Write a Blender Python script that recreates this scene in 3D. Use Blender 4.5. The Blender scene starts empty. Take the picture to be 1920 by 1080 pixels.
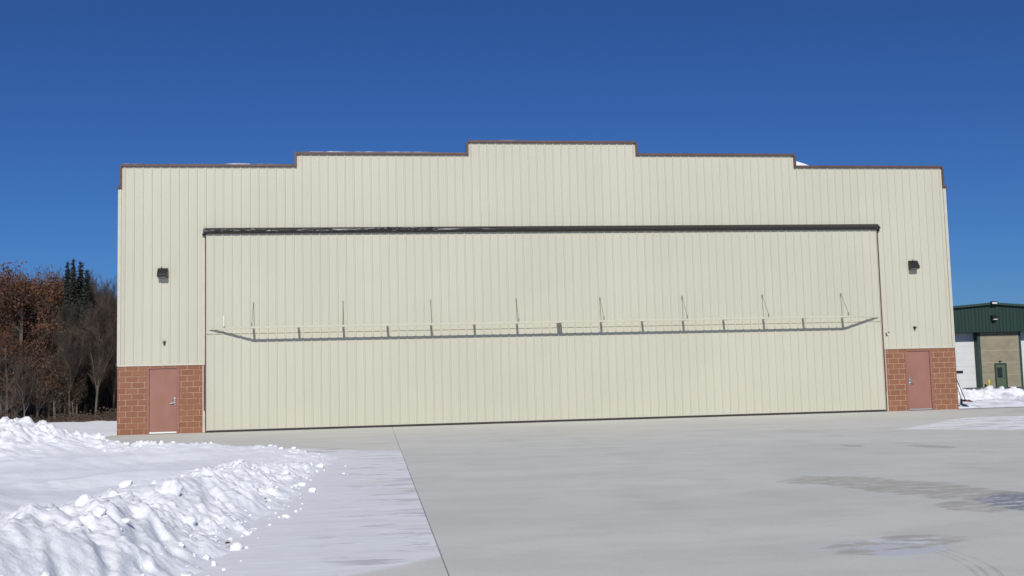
import bpy, math, random
from mathutils import Vector, Matrix, noise
R = math.radians
sc = bpy.context.scene
col = sc.collection

# ------------------------------------------------------------------ helpers
class MB:
    def __init__(s): s.v, s.f = [], []
    def quad(s, a, b, c, d):
        n = len(s.v); s.v += [tuple(a), tuple(b), tuple(c), tuple(d)]; s.f.append((n, n+1, n+2, n+3))
    def tri(s, a, b, c):
        n = len(s.v); s.v += [tuple(a), tuple(b), tuple(c)]; s.f.append((n, n+1, n+2))
    def box(s, x0, x1, y0, y1, z0, z1):
        n = len(s.v)
        s.v += [(x0,y0,z0),(x1,y0,z0),(x1,y1,z0),(x0,y1,z0),(x0,y0,z1),(x1,y0,z1),(x1,y1,z1),(x0,y1,z1)]
        for q in ((0,3,2,1),(4,5,6,7),(0,1,5,4),(1,2,6,5),(2,3,7,6),(3,0,4,7)):
            s.f.append(tuple(n+i for i in q))
    def prism(s, pts, ax, a0, a1):
        """polygon pts (2-D) extruded along ax ('x' or 'y'); pts are the other two coordinates"""
        n = len(s.v); k = len(pts)
        for a in (a0, a1):
            for p in pts:
                s.v.append((a, p[0], p[1]) if ax == 'x' else (p[0], a, p[1]))
        s.f.append(tuple(n+i for i in range(k))); s.f.append(tuple(n+k+i for i in reversed(range(k))))
        for i in range(k):
            j = (i+1) % k; s.f.append((n+i, n+k+i, n+k+j, n+j))
    def tube(s, p, q, r0, r1, n=6, cap=True):
        p, q = Vector(p), Vector(q); d = q-p
        if d.length < 1e-6: return
        d.normalize()
        u = d.cross(Vector((0,0,1)) if abs(d.z) < .9 else Vector((1,0,0))).normalized(); w = d.cross(u)
        b = len(s.v)
        for c, r in ((p, r0), (q, r1)):
            for i in range(n):
                a = 2*math.pi*i/n; s.v.append(tuple(c+u*(r*math.cos(a))+w*(r*math.sin(a))))
        for i in range(n):
            j = (i+1) % n; s.f.append((b+i, b+j, b+n+j, b+n+i))
        if cap:
            s.f.append(tuple(b+i for i in reversed(range(n)))); s.f.append(tuple(b+n+i for i in range(n)))
    def lathe(s, c, axis, prof, n=16):
        """prof: (distance along axis, radius) list"""
        c = Vector(c); d = Vector(axis).normalized()
        u = d.cross(Vector((0,0,1)) if abs(d.z) < .9 else Vector((1,0,0))).normalized(); w = d.cross(u)
        b = len(s.v)
        for t, r in prof:
            for i in range(n):
                a = 2*math.pi*i/n; s.v.append(tuple(c+d*t+u*(r*math.cos(a))+w*(r*math.sin(a))))
        for k in range(len(prof)-1):
            for i in range(n):
                j = (i+1) % n; s.f.append((b+k*n+i, b+k*n+j, b+(k+1)*n+j, b+(k+1)*n+i))
        s.f.append(tuple(b+i for i in reversed(range(n)))); m = b+(len(prof)-1)*n
        s.f.append(tuple(m+i for i in range(n)))
    def mesh(s, name, mat, smooth=False):
        me = bpy.data.meshes.new(name); me.from_pydata(s.v, [], s.f); me.update()
        me.materials.append(mat)
        if smooth: me.polygons.foreach_set('use_smooth', [True]*len(me.polygons))
        return me
    def build(s, name, mat, parent=None, smooth=False, bevel=0):
        o = bpy.data.objects.new(name, s.mesh(name, mat, smooth)); col.objects.link(o)
        if parent: o.parent = parent
        if bevel:
            b = o.modifiers.new('bevel', 'BEVEL'); b.width = bevel; b.segments = 2; b.limit_method = 'ANGLE'
        return o
def empty(name, loc=(0,0,0), rz=0):
    o = bpy.data.objects.new(name, None); col.objects.link(o)
    o.location = loc; o.rotation_euler = (0,0,rz); o.empty_display_size = .2
    return o
def tag(o, label=None, cat=None, group=None, kind=None):
    if label: o['label'] = label
    if cat: o['category'] = cat
    if group: o['group'] = group
    if kind: o['kind'] = kind
    return o
def copy_tree(o, parent=None):
    c = o.copy(); col.objects.link(c)
    if parent: c.parent = parent
    for ch in [k for k in o.children]: copy_tree(ch, c)
    return c

def sst(a, b, x):
    t = max(0, min(1, (x-a)/(b-a)))
    return t*t*(3-2*t)

# ------------------------------------------------------------------ materials
class N:
    """tiny node-tree writer"""
    def __init__(s, name):
        s.m = bpy.data.materials.new(name); s.m.use_nodes = True
        s.t = s.m.node_tree; s.t.nodes.clear()
        s.out = s.t.nodes.new('ShaderNodeOutputMaterial')
        s.b = s.t.nodes.new('ShaderNodeBsdfPrincipled'); s.t.links.new(s.b.outputs[0], s.out.inputs[0])
        s.geo = None
    def new(s, ty, **kw):
        n = s.t.nodes.new(ty)
        for k, v in kw.items(): setattr(n, k, v)
        return n
    def link(s, a, b): s.t.links.new(a, b)
    def setin(s, sock, v):
        if hasattr(v, 'is_linked') or isinstance(v, bpy.types.NodeSocket): s.link(v, sock)
        elif isinstance(v, (tuple, list)) and len(v) == 3 and sock.type == 'RGBA': sock.default_value = (*v, 1)
        else: sock.default_value = v
    def pos(s):
        if not s.geo: s.geo = s.new('ShaderNodeNewGeometry')
        return s.geo.outputs['Position']
    def objco(s):
        return s.new('ShaderNodeTexCoord').outputs['Object']
    def mapping(s, v, scale=(1,1,1), loc=(0,0,0), rot=(0,0,0)):
        m = s.new('ShaderNodeMapping'); s.link(v, m.inputs[0])
        m.inputs['Scale'].default_value = scale; m.inputs['Location'].default_value = loc; m.inputs['Rotation'].default_value = rot
        return m.outputs[0]
    def noise(s, v, scale, detail=4, rough=.55):
        n = s.new('ShaderNodeTexNoise'); s.link(v, n.inputs['Vector'])
        n.inputs['Scale'].default_value = scale; n.inputs['Detail'].default_value = detail; n.inputs['Roughness'].default_value = rough
        return n.outputs['Fac']
    def math(s, op, a, b=0, c=0, clamp=False):
        n = s.new('ShaderNodeMath', operation=op); n.use_clamp = clamp
        for i, v in enumerate((a, b, c)): s.setin(n.inputs[i], v)
        return n.outputs[0]
    def ramp(s, v, a, b, lo=0., hi=1.):
        n = s.new('ShaderNodeMapRange', interpolation_type='SMOOTHSTEP')
        s.setin(n.inputs[0], v); n.inputs[1].default_value = a; n.inputs[2].default_value = b
        n.inputs[3].default_value = lo; n.inputs[4].default_value = hi
        return n.outputs[0]
    def mix(s, f, a, b, mode='MIX'):
        n = s.new('ShaderNodeMix', data_type='RGBA', blend_type=mode)
        s.setin(n.inputs[0], f); s.setin(n.inputs[6], a); s.setin(n.inputs[7], b)
        return n.outputs[2]
    def bump(s, h, strength=.3, dist=.01):
        n = s.new('ShaderNodeBump'); n.inputs['Strength'].default_value = strength; n.inputs['Distance'].default_value = dist
        s.link(h, n.inputs['Height']); s.link(n.outputs[0], s.b.inputs['Normal'])
    def sep(s, v):
        n = s.new('ShaderNodeSeparateXYZ'); s.link(v, n.inputs[0]); return n.outputs
    def comb(s, x, y, z=0):
        n = s.new('ShaderNodeCombineXYZ')
        for i, v in enumerate((x, y, z)): s.setin(n.inputs[i], v)
        return n.outputs[0]
    def fin(s, colr, rough=.6, metal=0, spec=.5):
        s.setin(s.b.inputs['Base Color'], colr); s.setin(s.b.inputs['Roughness'], rough)
        s.b.inputs['Metallic'].default_value = metal; s.b.inputs['Specular IOR Level'].default_value = spec
        return s.m

def simple(name, c, rough=.6, metal=0, spec=.4, var=.12, scale=3., stretch=(1,1,1)):
    n = N(name); k = n.noise(n.mapping(n.pos(), stretch), scale, 4)
    d = tuple(x*(1-var) for x in c); e = tuple(min(1, x*(1+var)) for x in c)
    return n.fin(n.mix(n.ramp(k, .3, .7), d, e), rough, metal, spec)

SID = (.548, .528, .422)
def siding_mat(name, tint=1.0):
    n = N(name); p = n.pos(); x, y, z = n.sep(p)
    # each metal sheet (three ribs) has a barely different tone; faint vertical run marks
    sheet = n.math('FLOOR', n.math('DIVIDE', x, .9327))
    wn = n.new('ShaderNodeTexWhiteNoise', noise_dimensions='1D'); n.link(sheet, wn.inputs['W'])
    a = n.ramp(wn.outputs['Value'], 0, 1, .99, 1.01)
    st = n.noise(n.mapping(p, (9, 1, .22)), 1.0, 5, .6)
    b = n.ramp(st, .3, .75, .98, 1.015)
    big = n.ramp(n.noise(p, .25, 3), .3, .7, .97, 1.02)
    f = n.math('MULTIPLY', n.math('MULTIPLY', a, b), n.math('MULTIPLY', big, tint))
    c = n.mix(1.0, SID, n.comb(f, f, f), 'MULTIPLY')
    can = n.noise(n.mapping(p, (3.2, 1, .8)), 1.0, 2)
    n.bump(can, .25, .012)
    return n.fin(c, .5, 0, .35)
M_siding = siding_mat('beige_siding'); M_door = siding_mat('beige_door_siding', 1.0)
M_trim = simple('beige_trim', (.54, .52, .43), .45, var=.04)
M_trimlight = simple('pale_beige_paint', (.70, .69, .62), .45, var=.04)
M_steel = simple('beige_painted_steel', (.56, .54, .42), .45, var=.06, scale=8)
M_rod = simple('weathered_olive_rod', (.27,.26,.19), .55, var=.15, scale=8)
M_coping = simple('brown_coping', (.115, .068, .060), .4, var=.12)
M_dark = simple('dark_gap', (.02, .015, .013), .8)
M_gap = simple('dark_red_jamb', (.13, .052, .045), .6)
M_rubber = simple('black_rubber_seal', (.035, .03, .027), .6)
M_pink = None
def door_paint():
    n = N('dusty_red_paint'); p = n.pos()
    k = n.ramp(n.noise(n.mapping(p, (1,1,.6)), 1.8, 4), .3, .7)
    return n.fin(n.mix(k, (.292, .138, .100), (.325, .158, .118)), .5, 0, .4)
M_pink = door_paint()
M_frame = simple('door_frame_paint', (.285, .130, .095), .5, var=.08)
M_chrome = simple('brushed_steel', (.62, .62, .6), .28, metal=1, var=.05)
M_thr = simple('white_sweep', (.78, .78, .76), .5, var=.05)
M_thr2 = simple('grey_sweep', (.34, .33, .34), .5, var=.05)
M_bronze = simple('dark_bronze_metal', (.020, .019, .018), .42, var=.2)
M_lens = simple('grey_lamp_lens', (.16, .16, .155), .25, var=.1)

def vinyl():
    n = N('black_vinyl'); p = n.pos()
    k = n.noise(n.mapping(p, (.8, 3, 3)), 2.0, 4)
    n.bump(k, .2, .02)
    return n.fin(n.mix(n.ramp(k, .3, .7), (.009, .0072, .0065), (.013, .0108, .0095)), n.ramp(k, .2, .8, .36, .46), 0, .6)
M_vinyl = vinyl()

def brick_mat():
    n = N('split_face_block'); p = n.pos(); x, y, z = n.sep(p)
    v = n.comb(x, z, 0)
    jig = n.noise(v, 14, 3); jig2 = n.math('MULTIPLY', n.math('SUBTRACT', jig, .5), .016)
    v2 = n.comb(n.math('ADD', x, jig2), n.math('ADD', z, jig2), 0)
    b = n.new('ShaderNodeTexBrick', offset=.5, offset_frequency=2); n.link(v2, b.inputs['Vector'])
    b.inputs['Scale'].default_value = 1; b.inputs['Brick Width'].default_value = .418; b.inputs['Row Height'].default_value = .2035
    b.inputs['Mortar Size'].default_value = .0105; b.inputs['Mortar Smooth'].default_value = .25; b.inputs['Bias'].default_value = 0
    b.inputs['Color1'].default_value = (.268, .126, .074, 1); b.inputs['Color2'].default_value = (.318, .150, .090, 1)
    b.inputs['Mortar'].default_value = (.60, .40, .265, 1)
    fine = n.noise(v, 34, 6, .7)
    c = n.mix(n.ramp(fine, .3, .72), (.80,.78,.76), (1.12,1.12,1.12))
    c2 = n.mix(1.0, b.outputs['Color'], c, 'MULTIPLY')
    # mortar partly smeared with brick-coloured sealer
    sm = n.math('MULTIPLY', n.ramp(n.noise(v, 1.6, 3), .42, .62), n.ramp(x, -5, 5, 1., .35))
    c3 = n.mix(n.math('MULTIPLY', n.math('MULTIPLY', b.outputs['Fac'], sm), .5), c2, (.31, .135, .075))
    h = n.math('SUBTRACT', n.math('MULTIPLY', fine, .8), b.outputs['Fac'])
    n.bump(h, .9, .02)
    return n.fin(c3, .88, 0, .2)
M_brick = brick_mat()

def snow_mat(name, base=(.90,.905,.92), dirt=0.0):
    n = N(name); p = n.pos()
    f = n.noise(p, 26, 6, .65); g = n.noise(p, 5, 5, .6)
    c = n.mix(n.ramp(g, .3, .7), tuple(x*.95 for x in base), base)
    if dirt: c = n.mix(n.math('MULTIPLY', n.ramp(n.noise(p, 1.6, 6, .65), .48, .7), dirt), c, (.36,.34,.36))
    h = n.math('ADD', n.math('MULTIPLY', f, .35), g)
    n.bump(h, .55, .035)
    n.b.inputs['Subsurface Weight'].default_value = .0
    return n.fin(c, .75, 0, .2)
M_snow = snow_mat('packed_snow'); M_snowlump = snow_mat('snow_clods', (.91,.915,.925))
M_dirtsnow = snow_mat('dirty_snow', (.84,.85,.88), .55)

def apron_mat():
    n = N('broom_finished_concrete'); p = n.pos(); x, y, z = n.sep(p)
    L = n.noise(n.mapping(p, (.16,.30,1)), 1.0, 5, .6)
    Md = n.noise(n.mapping(p, (.55,1.0,1)), 1.0, 8, .66)
    Fn = n.noise(p, 22, 6, .7)
    base = n.mix(n.ramp(L, .32, .68), (.40,.40,.382), (.44,.44,.425))
    base = n.mix(n.math('MULTIPLY', n.ramp(Md, .42, .62), .42), base, (.355,.352,.332))
    base = n.mix(n.ramp(Fn, .25, .75), n.mix(1.0, base, (.955,.955,.955), 'MULTIPLY'), n.mix(1.0, base, (1.04,1.04,1.04), 'MULTIPLY'))
    # damp darker band of slab along the hangar
    wob = n.math('MULTIPLY', n.math('SUBTRACT', n.noise(n.mapping(p, (.5,.5,1)), 1.0, 4), .5), 1.6)
    band = n.ramp(n.math('ADD', y, wob), -8.2, -6.4)
    base = n.mix(n.math('MULTIPLY', band, .35), base, (.375,.372,.352))
    base = n.mix(1.0, base, (1.51,1.49,1.41), 'MULTIPLY')
    # rusty / brown streaks, damp stains
    def blob(cx, cy, rx, ry, rot=0, nz=.9, sc=1.0, edge=(.80, .97), seed=0):
        ca, sa = math.cos(rot), math.sin(rot)
        dx = n.math('SUBTRACT', x, cx); dy = n.math('SUBTRACT', y, cy)
        u = n.math('DIVIDE', n.math('ADD', n.math('MULTIPLY', dx, ca), n.math('MULTIPLY', dy, sa)), rx)
        w = n.math('DIVIDE', n.math('SUBTRACT', n.math('MULTIPLY', dy, ca), n.math('MULTIPLY', dx, sa)), ry)
        r = n.math('SQRT', n.math('ADD', n.math('MULTIPLY', u, u), n.math('MULTIPLY', w, w)))
        k = n.noise(n.mapping(p, (sc*1.1, sc*2.6, 1), (seed, seed*1.7, 0)), 1.0, 8, .72)
        r = n.math('ADD', r, n.math('MULTIPLY', n.math('SUBTRACT', k, .5), nz*2))
        return n.ramp(r, edge[0], edge[1], 1., 0.)
    BL = blob
    stain = BL(.65, -24.1, .85, 2.3, .30, .75, 1.3)
    for a in ((-.1,-22.9,.7,.55,0,.7,1.5),(.35,-26.3,.5,.6,0,.5,1.8),(4.9,-17.2,.35,.7,.2,.7,1.6),(3.6,-16.3,.25,.5,0,.7,1.6)):
        stain = n.math('MAXIMUM', stain, BL(*a, seed=a[0]))
    gr = n.ramp(n.noise(n.mapping(p, (2.2,5.5,1)), 1.0, 8, .75), .38, .56, .1, 1.)
    stain = n.math('MULTIPLY', stain, gr)
    base = n.mix(n.math('MULTIPLY', stain, .62), base, (.345,.315,.265))
    stain2 = n.math('MAXIMUM', BL(-2.1, -28.7, .62, .42, .2, .7, 1.8, seed=3), BL(-1.5,-28.4,.5,.35,0,.6,1.8,seed=9))
    base = n.mix(n.math('MULTIPLY', n.math('MULTIPLY', stain2, gr), .6), base, (.35,.32,.27))
    # tyre scuffs near the front right corner
    for rr in (2.76, 2.84, 2.95):
        dx = n.math('ADD', x, 4.5); dy = n.math('ADD', y, 29.0)
        r = n.math('SQRT', n.math('ADD', n.math('MULTIPLY', dx, dx), n.math('MULTIPLY', dy, dy)))
        ring = n.ramp(n.math('ABSOLUTE', n.math('SUBTRACT', r, rr)), .008, .03, 1, 0)
        ring = n.math('MULTIPLY', n.math('MULTIPLY', ring, n.ramp(Md, .3, .55)), n.math('MULTIPLY', n.ramp(x, -2.6, -2.1), n.ramp(y, -28.6, -29.1)))
        base = n.mix(n.math('MULTIPLY', ring, .3), base, (.2,.2,.2))
    # faint long wheel tracks heading for the door
    for cx in (-3.2, -1.5, 3.1, 4.9):
        t = n.ramp(n.math('ABSOLUTE', n.math('ADD', n.math('SUBTRACT', x, cx), n.math('MULTIPLY', wob, .5))), .05, .5, 1, 0)
        base = n.mix(n.math('MULTIPLY', n.math('MULTIPLY', t, n.ramp(Md, .35, .65)), .12), base, (.30,.30,.285))
    # ---- ice and thin trodden snow lying on the slab
    st = n.noise(n.mapping(p, (.55, 2.6, 1)), 1.0, 7, .66)
    st2 = n.noise(n.mapping(p, (2.2, 7.5, 1)), 1.0, 6, .7)
    ice = n.math('MULTIPLY', BL(1.45, -26.3, .98, 1.25, -.1, .45, 1.5, seed=2), n.ramp(st2, .30, .5, .55, 1.))
    ice2 = n.math('MULTIPLY', BL(-2.1, -28.75, .72, .48, .05, .55, 1.4, seed=5), n.ramp(n.noise(n.mapping(p,(1.3,3.2,1)),1.0,8,.68), .47, .54))
    white = n.math('MULTIPLY', n.math('MAXIMUM', BL(-1.55,-28.35,.5,.3,0,.5,1.5,seed=7), BL(1.3,-26.2,.8,1.0,0,.5,1.5,seed=8)), n.ramp(st2, .5, .62))
    base = n.mix(n.math('MULTIPLY', ice, .92), base, (.245,.245,.262))
    base = n.mix(n.math('MULTIPLY', ice2, .85), base, (.60,.61,.645))
    base = n.mix(n.math('MULTIPLY', white, .8), base, (.80,.82,.86))
    # left slab: snow film ends on the joint x=-6.2, and raggedly towards the hangar and the camera
    edgeL = n.ramp(x, -6.205, -6.19, 1., 0.)
    far = n.ramp(n.math('ADD', n.math('ADD', y, n.math('MULTIPLY', n.math('ADD', x, 11.2), .8)), n.math('MULTIPLY', wob, .8)), -9.3, -8.6, 1., 0.)
    near = n.ramp(n.math('ADD', n.math('ADD', y, n.math('MULTIPLY', n.math('ADD', x, 6.2), -.9)), n.math('MULTIPLY', wob, .35)), -28.15, -27.85)
    dens = n.math('ADD', n.ramp(st, .30, .56, .5, 1.0), n.math('MULTIPLY', n.ramp(x, -6.6, -8.6), .3))
    film = n.math('MULTIPLY', n.math('MULTIPLY', edgeL, n.math('MULTIPLY', far, near)), n.math('MINIMUM', dens, 1.0))
    filmcol = n.mix(n.ramp(st2, .45, .72), (.80,.805,.82), (.90,.905,.92))
    base = n.mix(n.math('MULTIPLY', film, .92), base, filmcol)
    bare = n.math('MULTIPLY', n.math('MULTIPLY', edgeL, n.ramp(n.noise(n.mapping(p,(.9,2.4,1),(7,3,0)),1.0,7,.68), .53, .62)), n.math('MULTIPLY', n.ramp(x,-7.9,-6.9), near))
    base = n.mix(n.math('MULTIPLY', n.math('MULTIPLY', bare, far), .72), base, (.47,.475,.48))
    brown = n.math('MULTIPLY', n.math('MULTIPLY', edgeL, n.ramp(n.noise(n.mapping(p,(.42,1.6,1),(1,5,0)),1.0,6,.64), .54, .62)), n.math('MULTIPLY', n.ramp(y,-14.5,-13), n.ramp(y,-9.2,-10.4)))
    base = n.mix(n.math('MULTIPLY', brown, .6), base, (.36,.29,.25))
    # right slab: wedge of wind-blown snow between the hangar and the right edge
    e1 = n.math('ADD', n.math('MULTIPLY', n.math('SUBTRACT', x, 7.5), .97), n.math('SUBTRACT', -10.9, y))   # above far edge -> negative
    e1 = n.ramp(n.math('ADD', e1, n.math('MULTIPLY', wob, .55)), -.15, .35)
    e2 = n.ramp(n.math('ADD', n.math('ADD', y, n.math('MULTIPLY', n.math('SUBTRACT', x, 7.5), 1.1)), n.math('MULTIPLY', wob, 1.0)), -11.6, -10.4)
    e3 = n.ramp(n.math('ADD', y, n.math('MULTIPLY', wob, .4)), -15.6, -14.6)
    e4 = n.ramp(n.math('ADD', y, n.math('MULTIPLY', wob, .2)), -6.6, -6.2, 1., 0.)
    fr = n.math('MULTIPLY', n.math('MULTIPLY', e1, e2), n.math('MULTIPLY', e3, e4))
    fr = n.math('MULTIPLY', fr, n.ramp(n.noise(n.mapping(p, (.8,4.5,1),(2,0,0)), 1.0, 7, .66), .40, .52, .4, 1.))
    base = n.mix(fr, base, n.mix(n.ramp(st2,.4,.6), (.80,.80,.81), (.95,.95,.95)))
    redd = n.math('MULTIPLY', n.math('MULTIPLY', n.math('MULTIPLY', e1, e2), e3), n.ramp(n.noise(n.mapping(p,(.7,3.2,1),(4,1,0)),1.0,6,.68), .52, .60))
    base = n.mix(n.math('MULTIPLY', redd, .65), base, (.36,.25,.22))
    # ---- saw joints
    def joint(coord, at, w, k):
        nonlocal base
        j = n.ramp(n.math('ABSOLUTE', n.math('SUBTRACT', coord, at)), w*.5, w, 1., 0.)
        base = n.mix(n.math('MULTIPLY', j, k), base, (.17,.165,.155))
    joint(x, -6.2, .009, .75); joint(y, -7.0, .008, .22)
    for at in (0., 6.2): joint(x, at, .008, .14)
    for at in (-13.0, -19.5, -26.0): joint(y, at, .008, .12)
    wet = n.math('MAXIMUM', ice, n.math('MULTIPLY', ice2, .8))
    fleck = n.math('MULTIPLY', n.ramp(n.noise(p, 9, 5, .7), .66, .72), n.ramp(Md, .45, .6))
    base = n.mix(n.math('MULTIPLY', fleck, .3), base, (.22,.21,.195))
    rough = n.mix(wet, (.85,.85,.85), (.55,.55,.55))
    h = n.math('ADD', n.math('MULTIPLY', Fn, .4), n.math('MULTIPLY', n.math('MAXIMUM', film, fr), n.math('ADD', st2, .3)))
    n.bump(h, .35, .012)
    return n.fin(base, rough, 0, .3)
M_apron = apron_mat()
M_bark = simple('grey_bark', (.105,.088,.075), .9, var=.35, scale=2.)
M_twig = simple('grey_brown_twigs', (.080,.060,.047), .9, var=.3, scale=1.)
M_paletrunk = simple('pale_bark', (.20,.18,.16), .9, var=.3, scale=3.)
M_spruce = simple('spruce_needles', (.024,.031,.021), .8, var=.45, scale=1.2)
def leafmat(name, a, b, c):
    n = N(name); p = n.pos(); k = n.noise(p, .9, 4); k2 = n.noise(p, 7, 3)
    m = n.mix(n.ramp(k, .35, .65), a, b); m = n.mix(n.ramp(k2, .5, .75), m, c)
    return n.fin(m, .7, 0, .25)
M_oak = leafmat('rusty_oak_leaves', (.085,.036,.020), (.150,.066,.032), (.135,.072,.038))
M_oakb = leafmat('tan_brown_leaves', (.075,.042,.022), (.12,.065,.034), (.095,.042,.024))
M_brush = leafmat('dead_brush', (.050,.036,.026), (.075,.052,.036), (.085,.05,.03))

# ------------------------------------------------------------------ world, sun, camera
EL, AZ = 36.5, 3.2
w = bpy.data.worlds.new('World'); sc.world = w; w.use_nodes = True
nt = w.node_tree; bg = nt.nodes['Background']
sky = nt.nodes.new('ShaderNodeTexSky'); sky.sky_type = 'NISHITA'; sky.sun_disc = False
sky.sun_elevation = R(EL); sky.sun_rotation = R(180+AZ)
sky.altitude = 400; sky.air_density = 1.0; sky.dust_density = .15; sky.ozone_density = 3.5
deep = nt.nodes.new('ShaderNodeMix'); deep.data_type = 'RGBA'; deep.blend_type = 'MULTIPLY'; deep.inputs[0].default_value = 1
deep.inputs[7].default_value = (.175, .338, .625, 1)       # deep, dry winter blue
nt.links.new(sky.outputs[0], deep.inputs[6]); nt.links.new(deep.outputs[2], bg.inputs['Color'])
bg.inputs['Strength'].default_value = .10
sun = bpy.data.lights.new('sun', 'SUN'); sun.energy = 3.5; sun.angle = R(.53); sun.color = (1, .965, .90)
so = bpy.data.objects.new('sun', sun); col.objects.link(so)
d = Vector((math.sin(R(AZ))*math.cos(R(EL)), math.cos(R(AZ))*math.cos(R(EL)), -math.sin(R(EL))))
so.rotation_euler = d.to_track_quat('-Z', 'Y').to_euler()

CP = Vector((-6.81909, -38.19518, 1.69971)); yaw, pit, rol = .13361, .08502, -.02523
f = Vector((math.sin(yaw)*math.cos(pit), math.cos(yaw)*math.cos(pit), math.sin(pit)))
r = Vector((math.cos(yaw), -math.sin(yaw), 0)); u = r.cross(f)
r2 = r*math.cos(rol)+u*math.sin(rol); u2 = u*math.cos(rol)-r*math.sin(rol)
cam = bpy.data.cameras.new('camera'); co = bpy.data.objects.new('camera', cam); col.objects.link(co)
co.matrix_world = Matrix(((r2.x,u2.x,-f.x,CP.x),(r2.y,u2.y,-f.y,CP.y),(r2.z,u2.z,-f.z,CP.z),(0,0,0,1)))
cam.sensor_width = 36; cam.lens = 36*1950/1920; cam.clip_end = 5000; cam.clip_start = .1
sc.camera = co
sc.view_settings.view_transform = 'Standard'; sc.view_settings.look = 'None'
sc.view_settings.exposure = 0; sc.view_settings.gamma = 1

# ------------------------------------------------------------------ hangar
W, X1, X2, H0, H1, H2, H3 = 15.755, 9.51, 3.203, 8.76, 9.567, 10.028, 10.495
DX, DT, PIT = 12.745, 7.05, .3109
hangar = tag(empty('hangar'), 'large beige metal hangar with stepped parapet and red brick corner piers', 'hangar')

def rib_profile(x0, x1, cuts=()):
    """trapezoid ribs every PIT, offset so that a rib falls on x=0"""
    pts = []
    k0 = int(math.floor(x0/PIT))-1
    for k in range(k0, int(math.ceil(x1/PIT))+2):
        c = k*PIT
        pts += [(c-.036,0),(c-.016,-.024),(c+.016,-.024),(c+.036,0)]
        pts += [(c+PIT*.36,0),(c+PIT*.375,-.004),(c+PIT*.395,0),(c+PIT*.61,0),(c+PIT*.625,-.004),(c+PIT*.645,0)]
    def at(x):
        for a, b in zip(pts, pts[1:]):
            if a[0] <= x <= b[0]: return a[1]+(b[1]-a[1])*(x-a[0])/max(1e-9, b[0]-a[0])
        return 0
    res = [p for p in pts if x0 < p[0] < x1]+[(x0,at(x0)),(x1,at(x1))]
    for c in cuts:
        if x0 < c < x1: res.append((c, at(c)))
    return sorted(set(res))
def ribbed(mb, x0, x1, zf, y=0, cuts=()):
    pr = rib_profile(x0, x1, cuts)
    for a, b in zip(pr, pr[1:]):
        if b[0]-a[0] < 1e-6: continue
        z0, z1 = zf((a[0]+b[0])/2)
        mb.quad((a[0],y+a[1],z0),(b[0],y+b[1],z0),(b[0],y+b[1],z1),(a[0],y+a[1],z1))
def top(x):
    x = abs(x)
    return H3 if x < X2 else H2 if x < X1 else H1 if x < W-.11 else H0
m = MB()
ribbed(m, -W, W, lambda x: (2.44 if abs(x) > DX+.06 else DT+.02, top(x)), 0, (-X1,-X2,X2,X1,-DX-.06,DX+.06,-W+.11,W-.11))
m.build('facade_siding', M_siding, hangar)
# corner trims, base trims, jamb trims
for s in (-1, 1):
    m = MB(); a, b = sorted((s*(W-.10), s*(W+.012))); m.box(a, b, -.045, .12, 2.40, H0-.05)
    m.build('corner_trim', M_trim, hangar)
    m = MB(); a, b = sorted((s*(W-.004), s*(DX+.075))); m.prism([(.0,2.455),(-.052,2.44),(-.058,2.395),(0,2.395)], 'x', a, b)
    m.build('siding_base_trim', M_trim, hangar)
    m = MB(); a, b = sorted((s*(DX+(.015 if s < 0 else .052)), s*(DX+.095))); m.box(a, b, -.075, .2, .01, DT+.0)
    m.build('jamb_trim', M_trim, hangar)
    m = MB(); a, b = sorted((s*(DX-.16), s*(DX+(.013 if s < 0 else .05)))); m.box(a, b, -.03, .2, .01, DT)
    m.build('door_jamb', M_gap, hangar)
    m = MB(); a, b = sorted((s*(DX-.030), s*(DX+.060))); m.box(a, b, -.088, -.0765, .78, 2.40); m.build('jamb_gap_shade', M_gap, hangar)  # dark plate over the trim, its colour stands for the shaded door-edge recess
# coping following the steps (each run its own strip, one mesh)
m = MB(); cz = .10
def run(x0, x1, z): m.box(x0, x1, -.085, .16, z-.030, z+.048)
def rise(x, s, z0, z1): a, b = sorted((x-s*.004, x+s*.086)); m.box(a, b, -.083, .158, z0, z1)
run(-X2-.02, X2+.02, H3)
for s in (-1, 1):
    a, b = sorted((s*(X2+.088), s*(X1+.02))); run(a, b, H2); rise(s*X2, s, H2-.035, H3-.036)
    a, b = sorted((s*(X1+.088), s*(W-.09))); run(a, b, H1); rise(s*X1, s, H1-.035, H2-.036)
    a, b = sorted((s*(W-.11), s*(W-.045))); m.box(a, b, -.083, .158, H0-.03, H1-.036)
    a, b = sorted((s*(W-.043), s*(W+.055))); m.box(a, b, -.09, .3, H0-.04, H0+.06)
m.build('coping', M_coping, hangar, bevel=.006)
# wind-blown snow left lying along the coping
random.seed(5)
def snowstrip(name, x0, x1, z, hmax, parent, y0=-.09, y1=.12):
    mb = MB(); n = max(4, int((x1-x0)/.12)); rows = []
    for i in range(n+1):
        t = i/n; x = x0+(x1-x0)*t
        h = hmax*max(.08, (.55+.9*noise.noise((x*1.3, z, 3))+.5*noise.noise((x*5, z, 1))))*min(1, 8*t, 8*(1-t))
        rows.append([(x,y0+.03,z),(x,y0+.01,z+h*.6),(x,(y0+y1)/2,z+h),(x,y1,z+h*.5),(x,y1,z)])
    for a, b in zip(rows, rows[1:]):
        for j in range(4): mb.quad(a[j], b[j], b[j+1], a[j+1])
    return mb.build(name, M_snow, parent, smooth=True)
snowstrip('coping_snow', -15.66, -14.9, H1+.048, .07, hangar)
snowstrip('coping_snow', -14.3, -9.6, H1+.048, .045, hangar)
snowstrip('coping_snow', -9.62, -4.2, H2+.048, .06, hangar)
snowstrip('coping_snow', -3.2, -1.2, H3+.048, .03, hangar)
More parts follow.
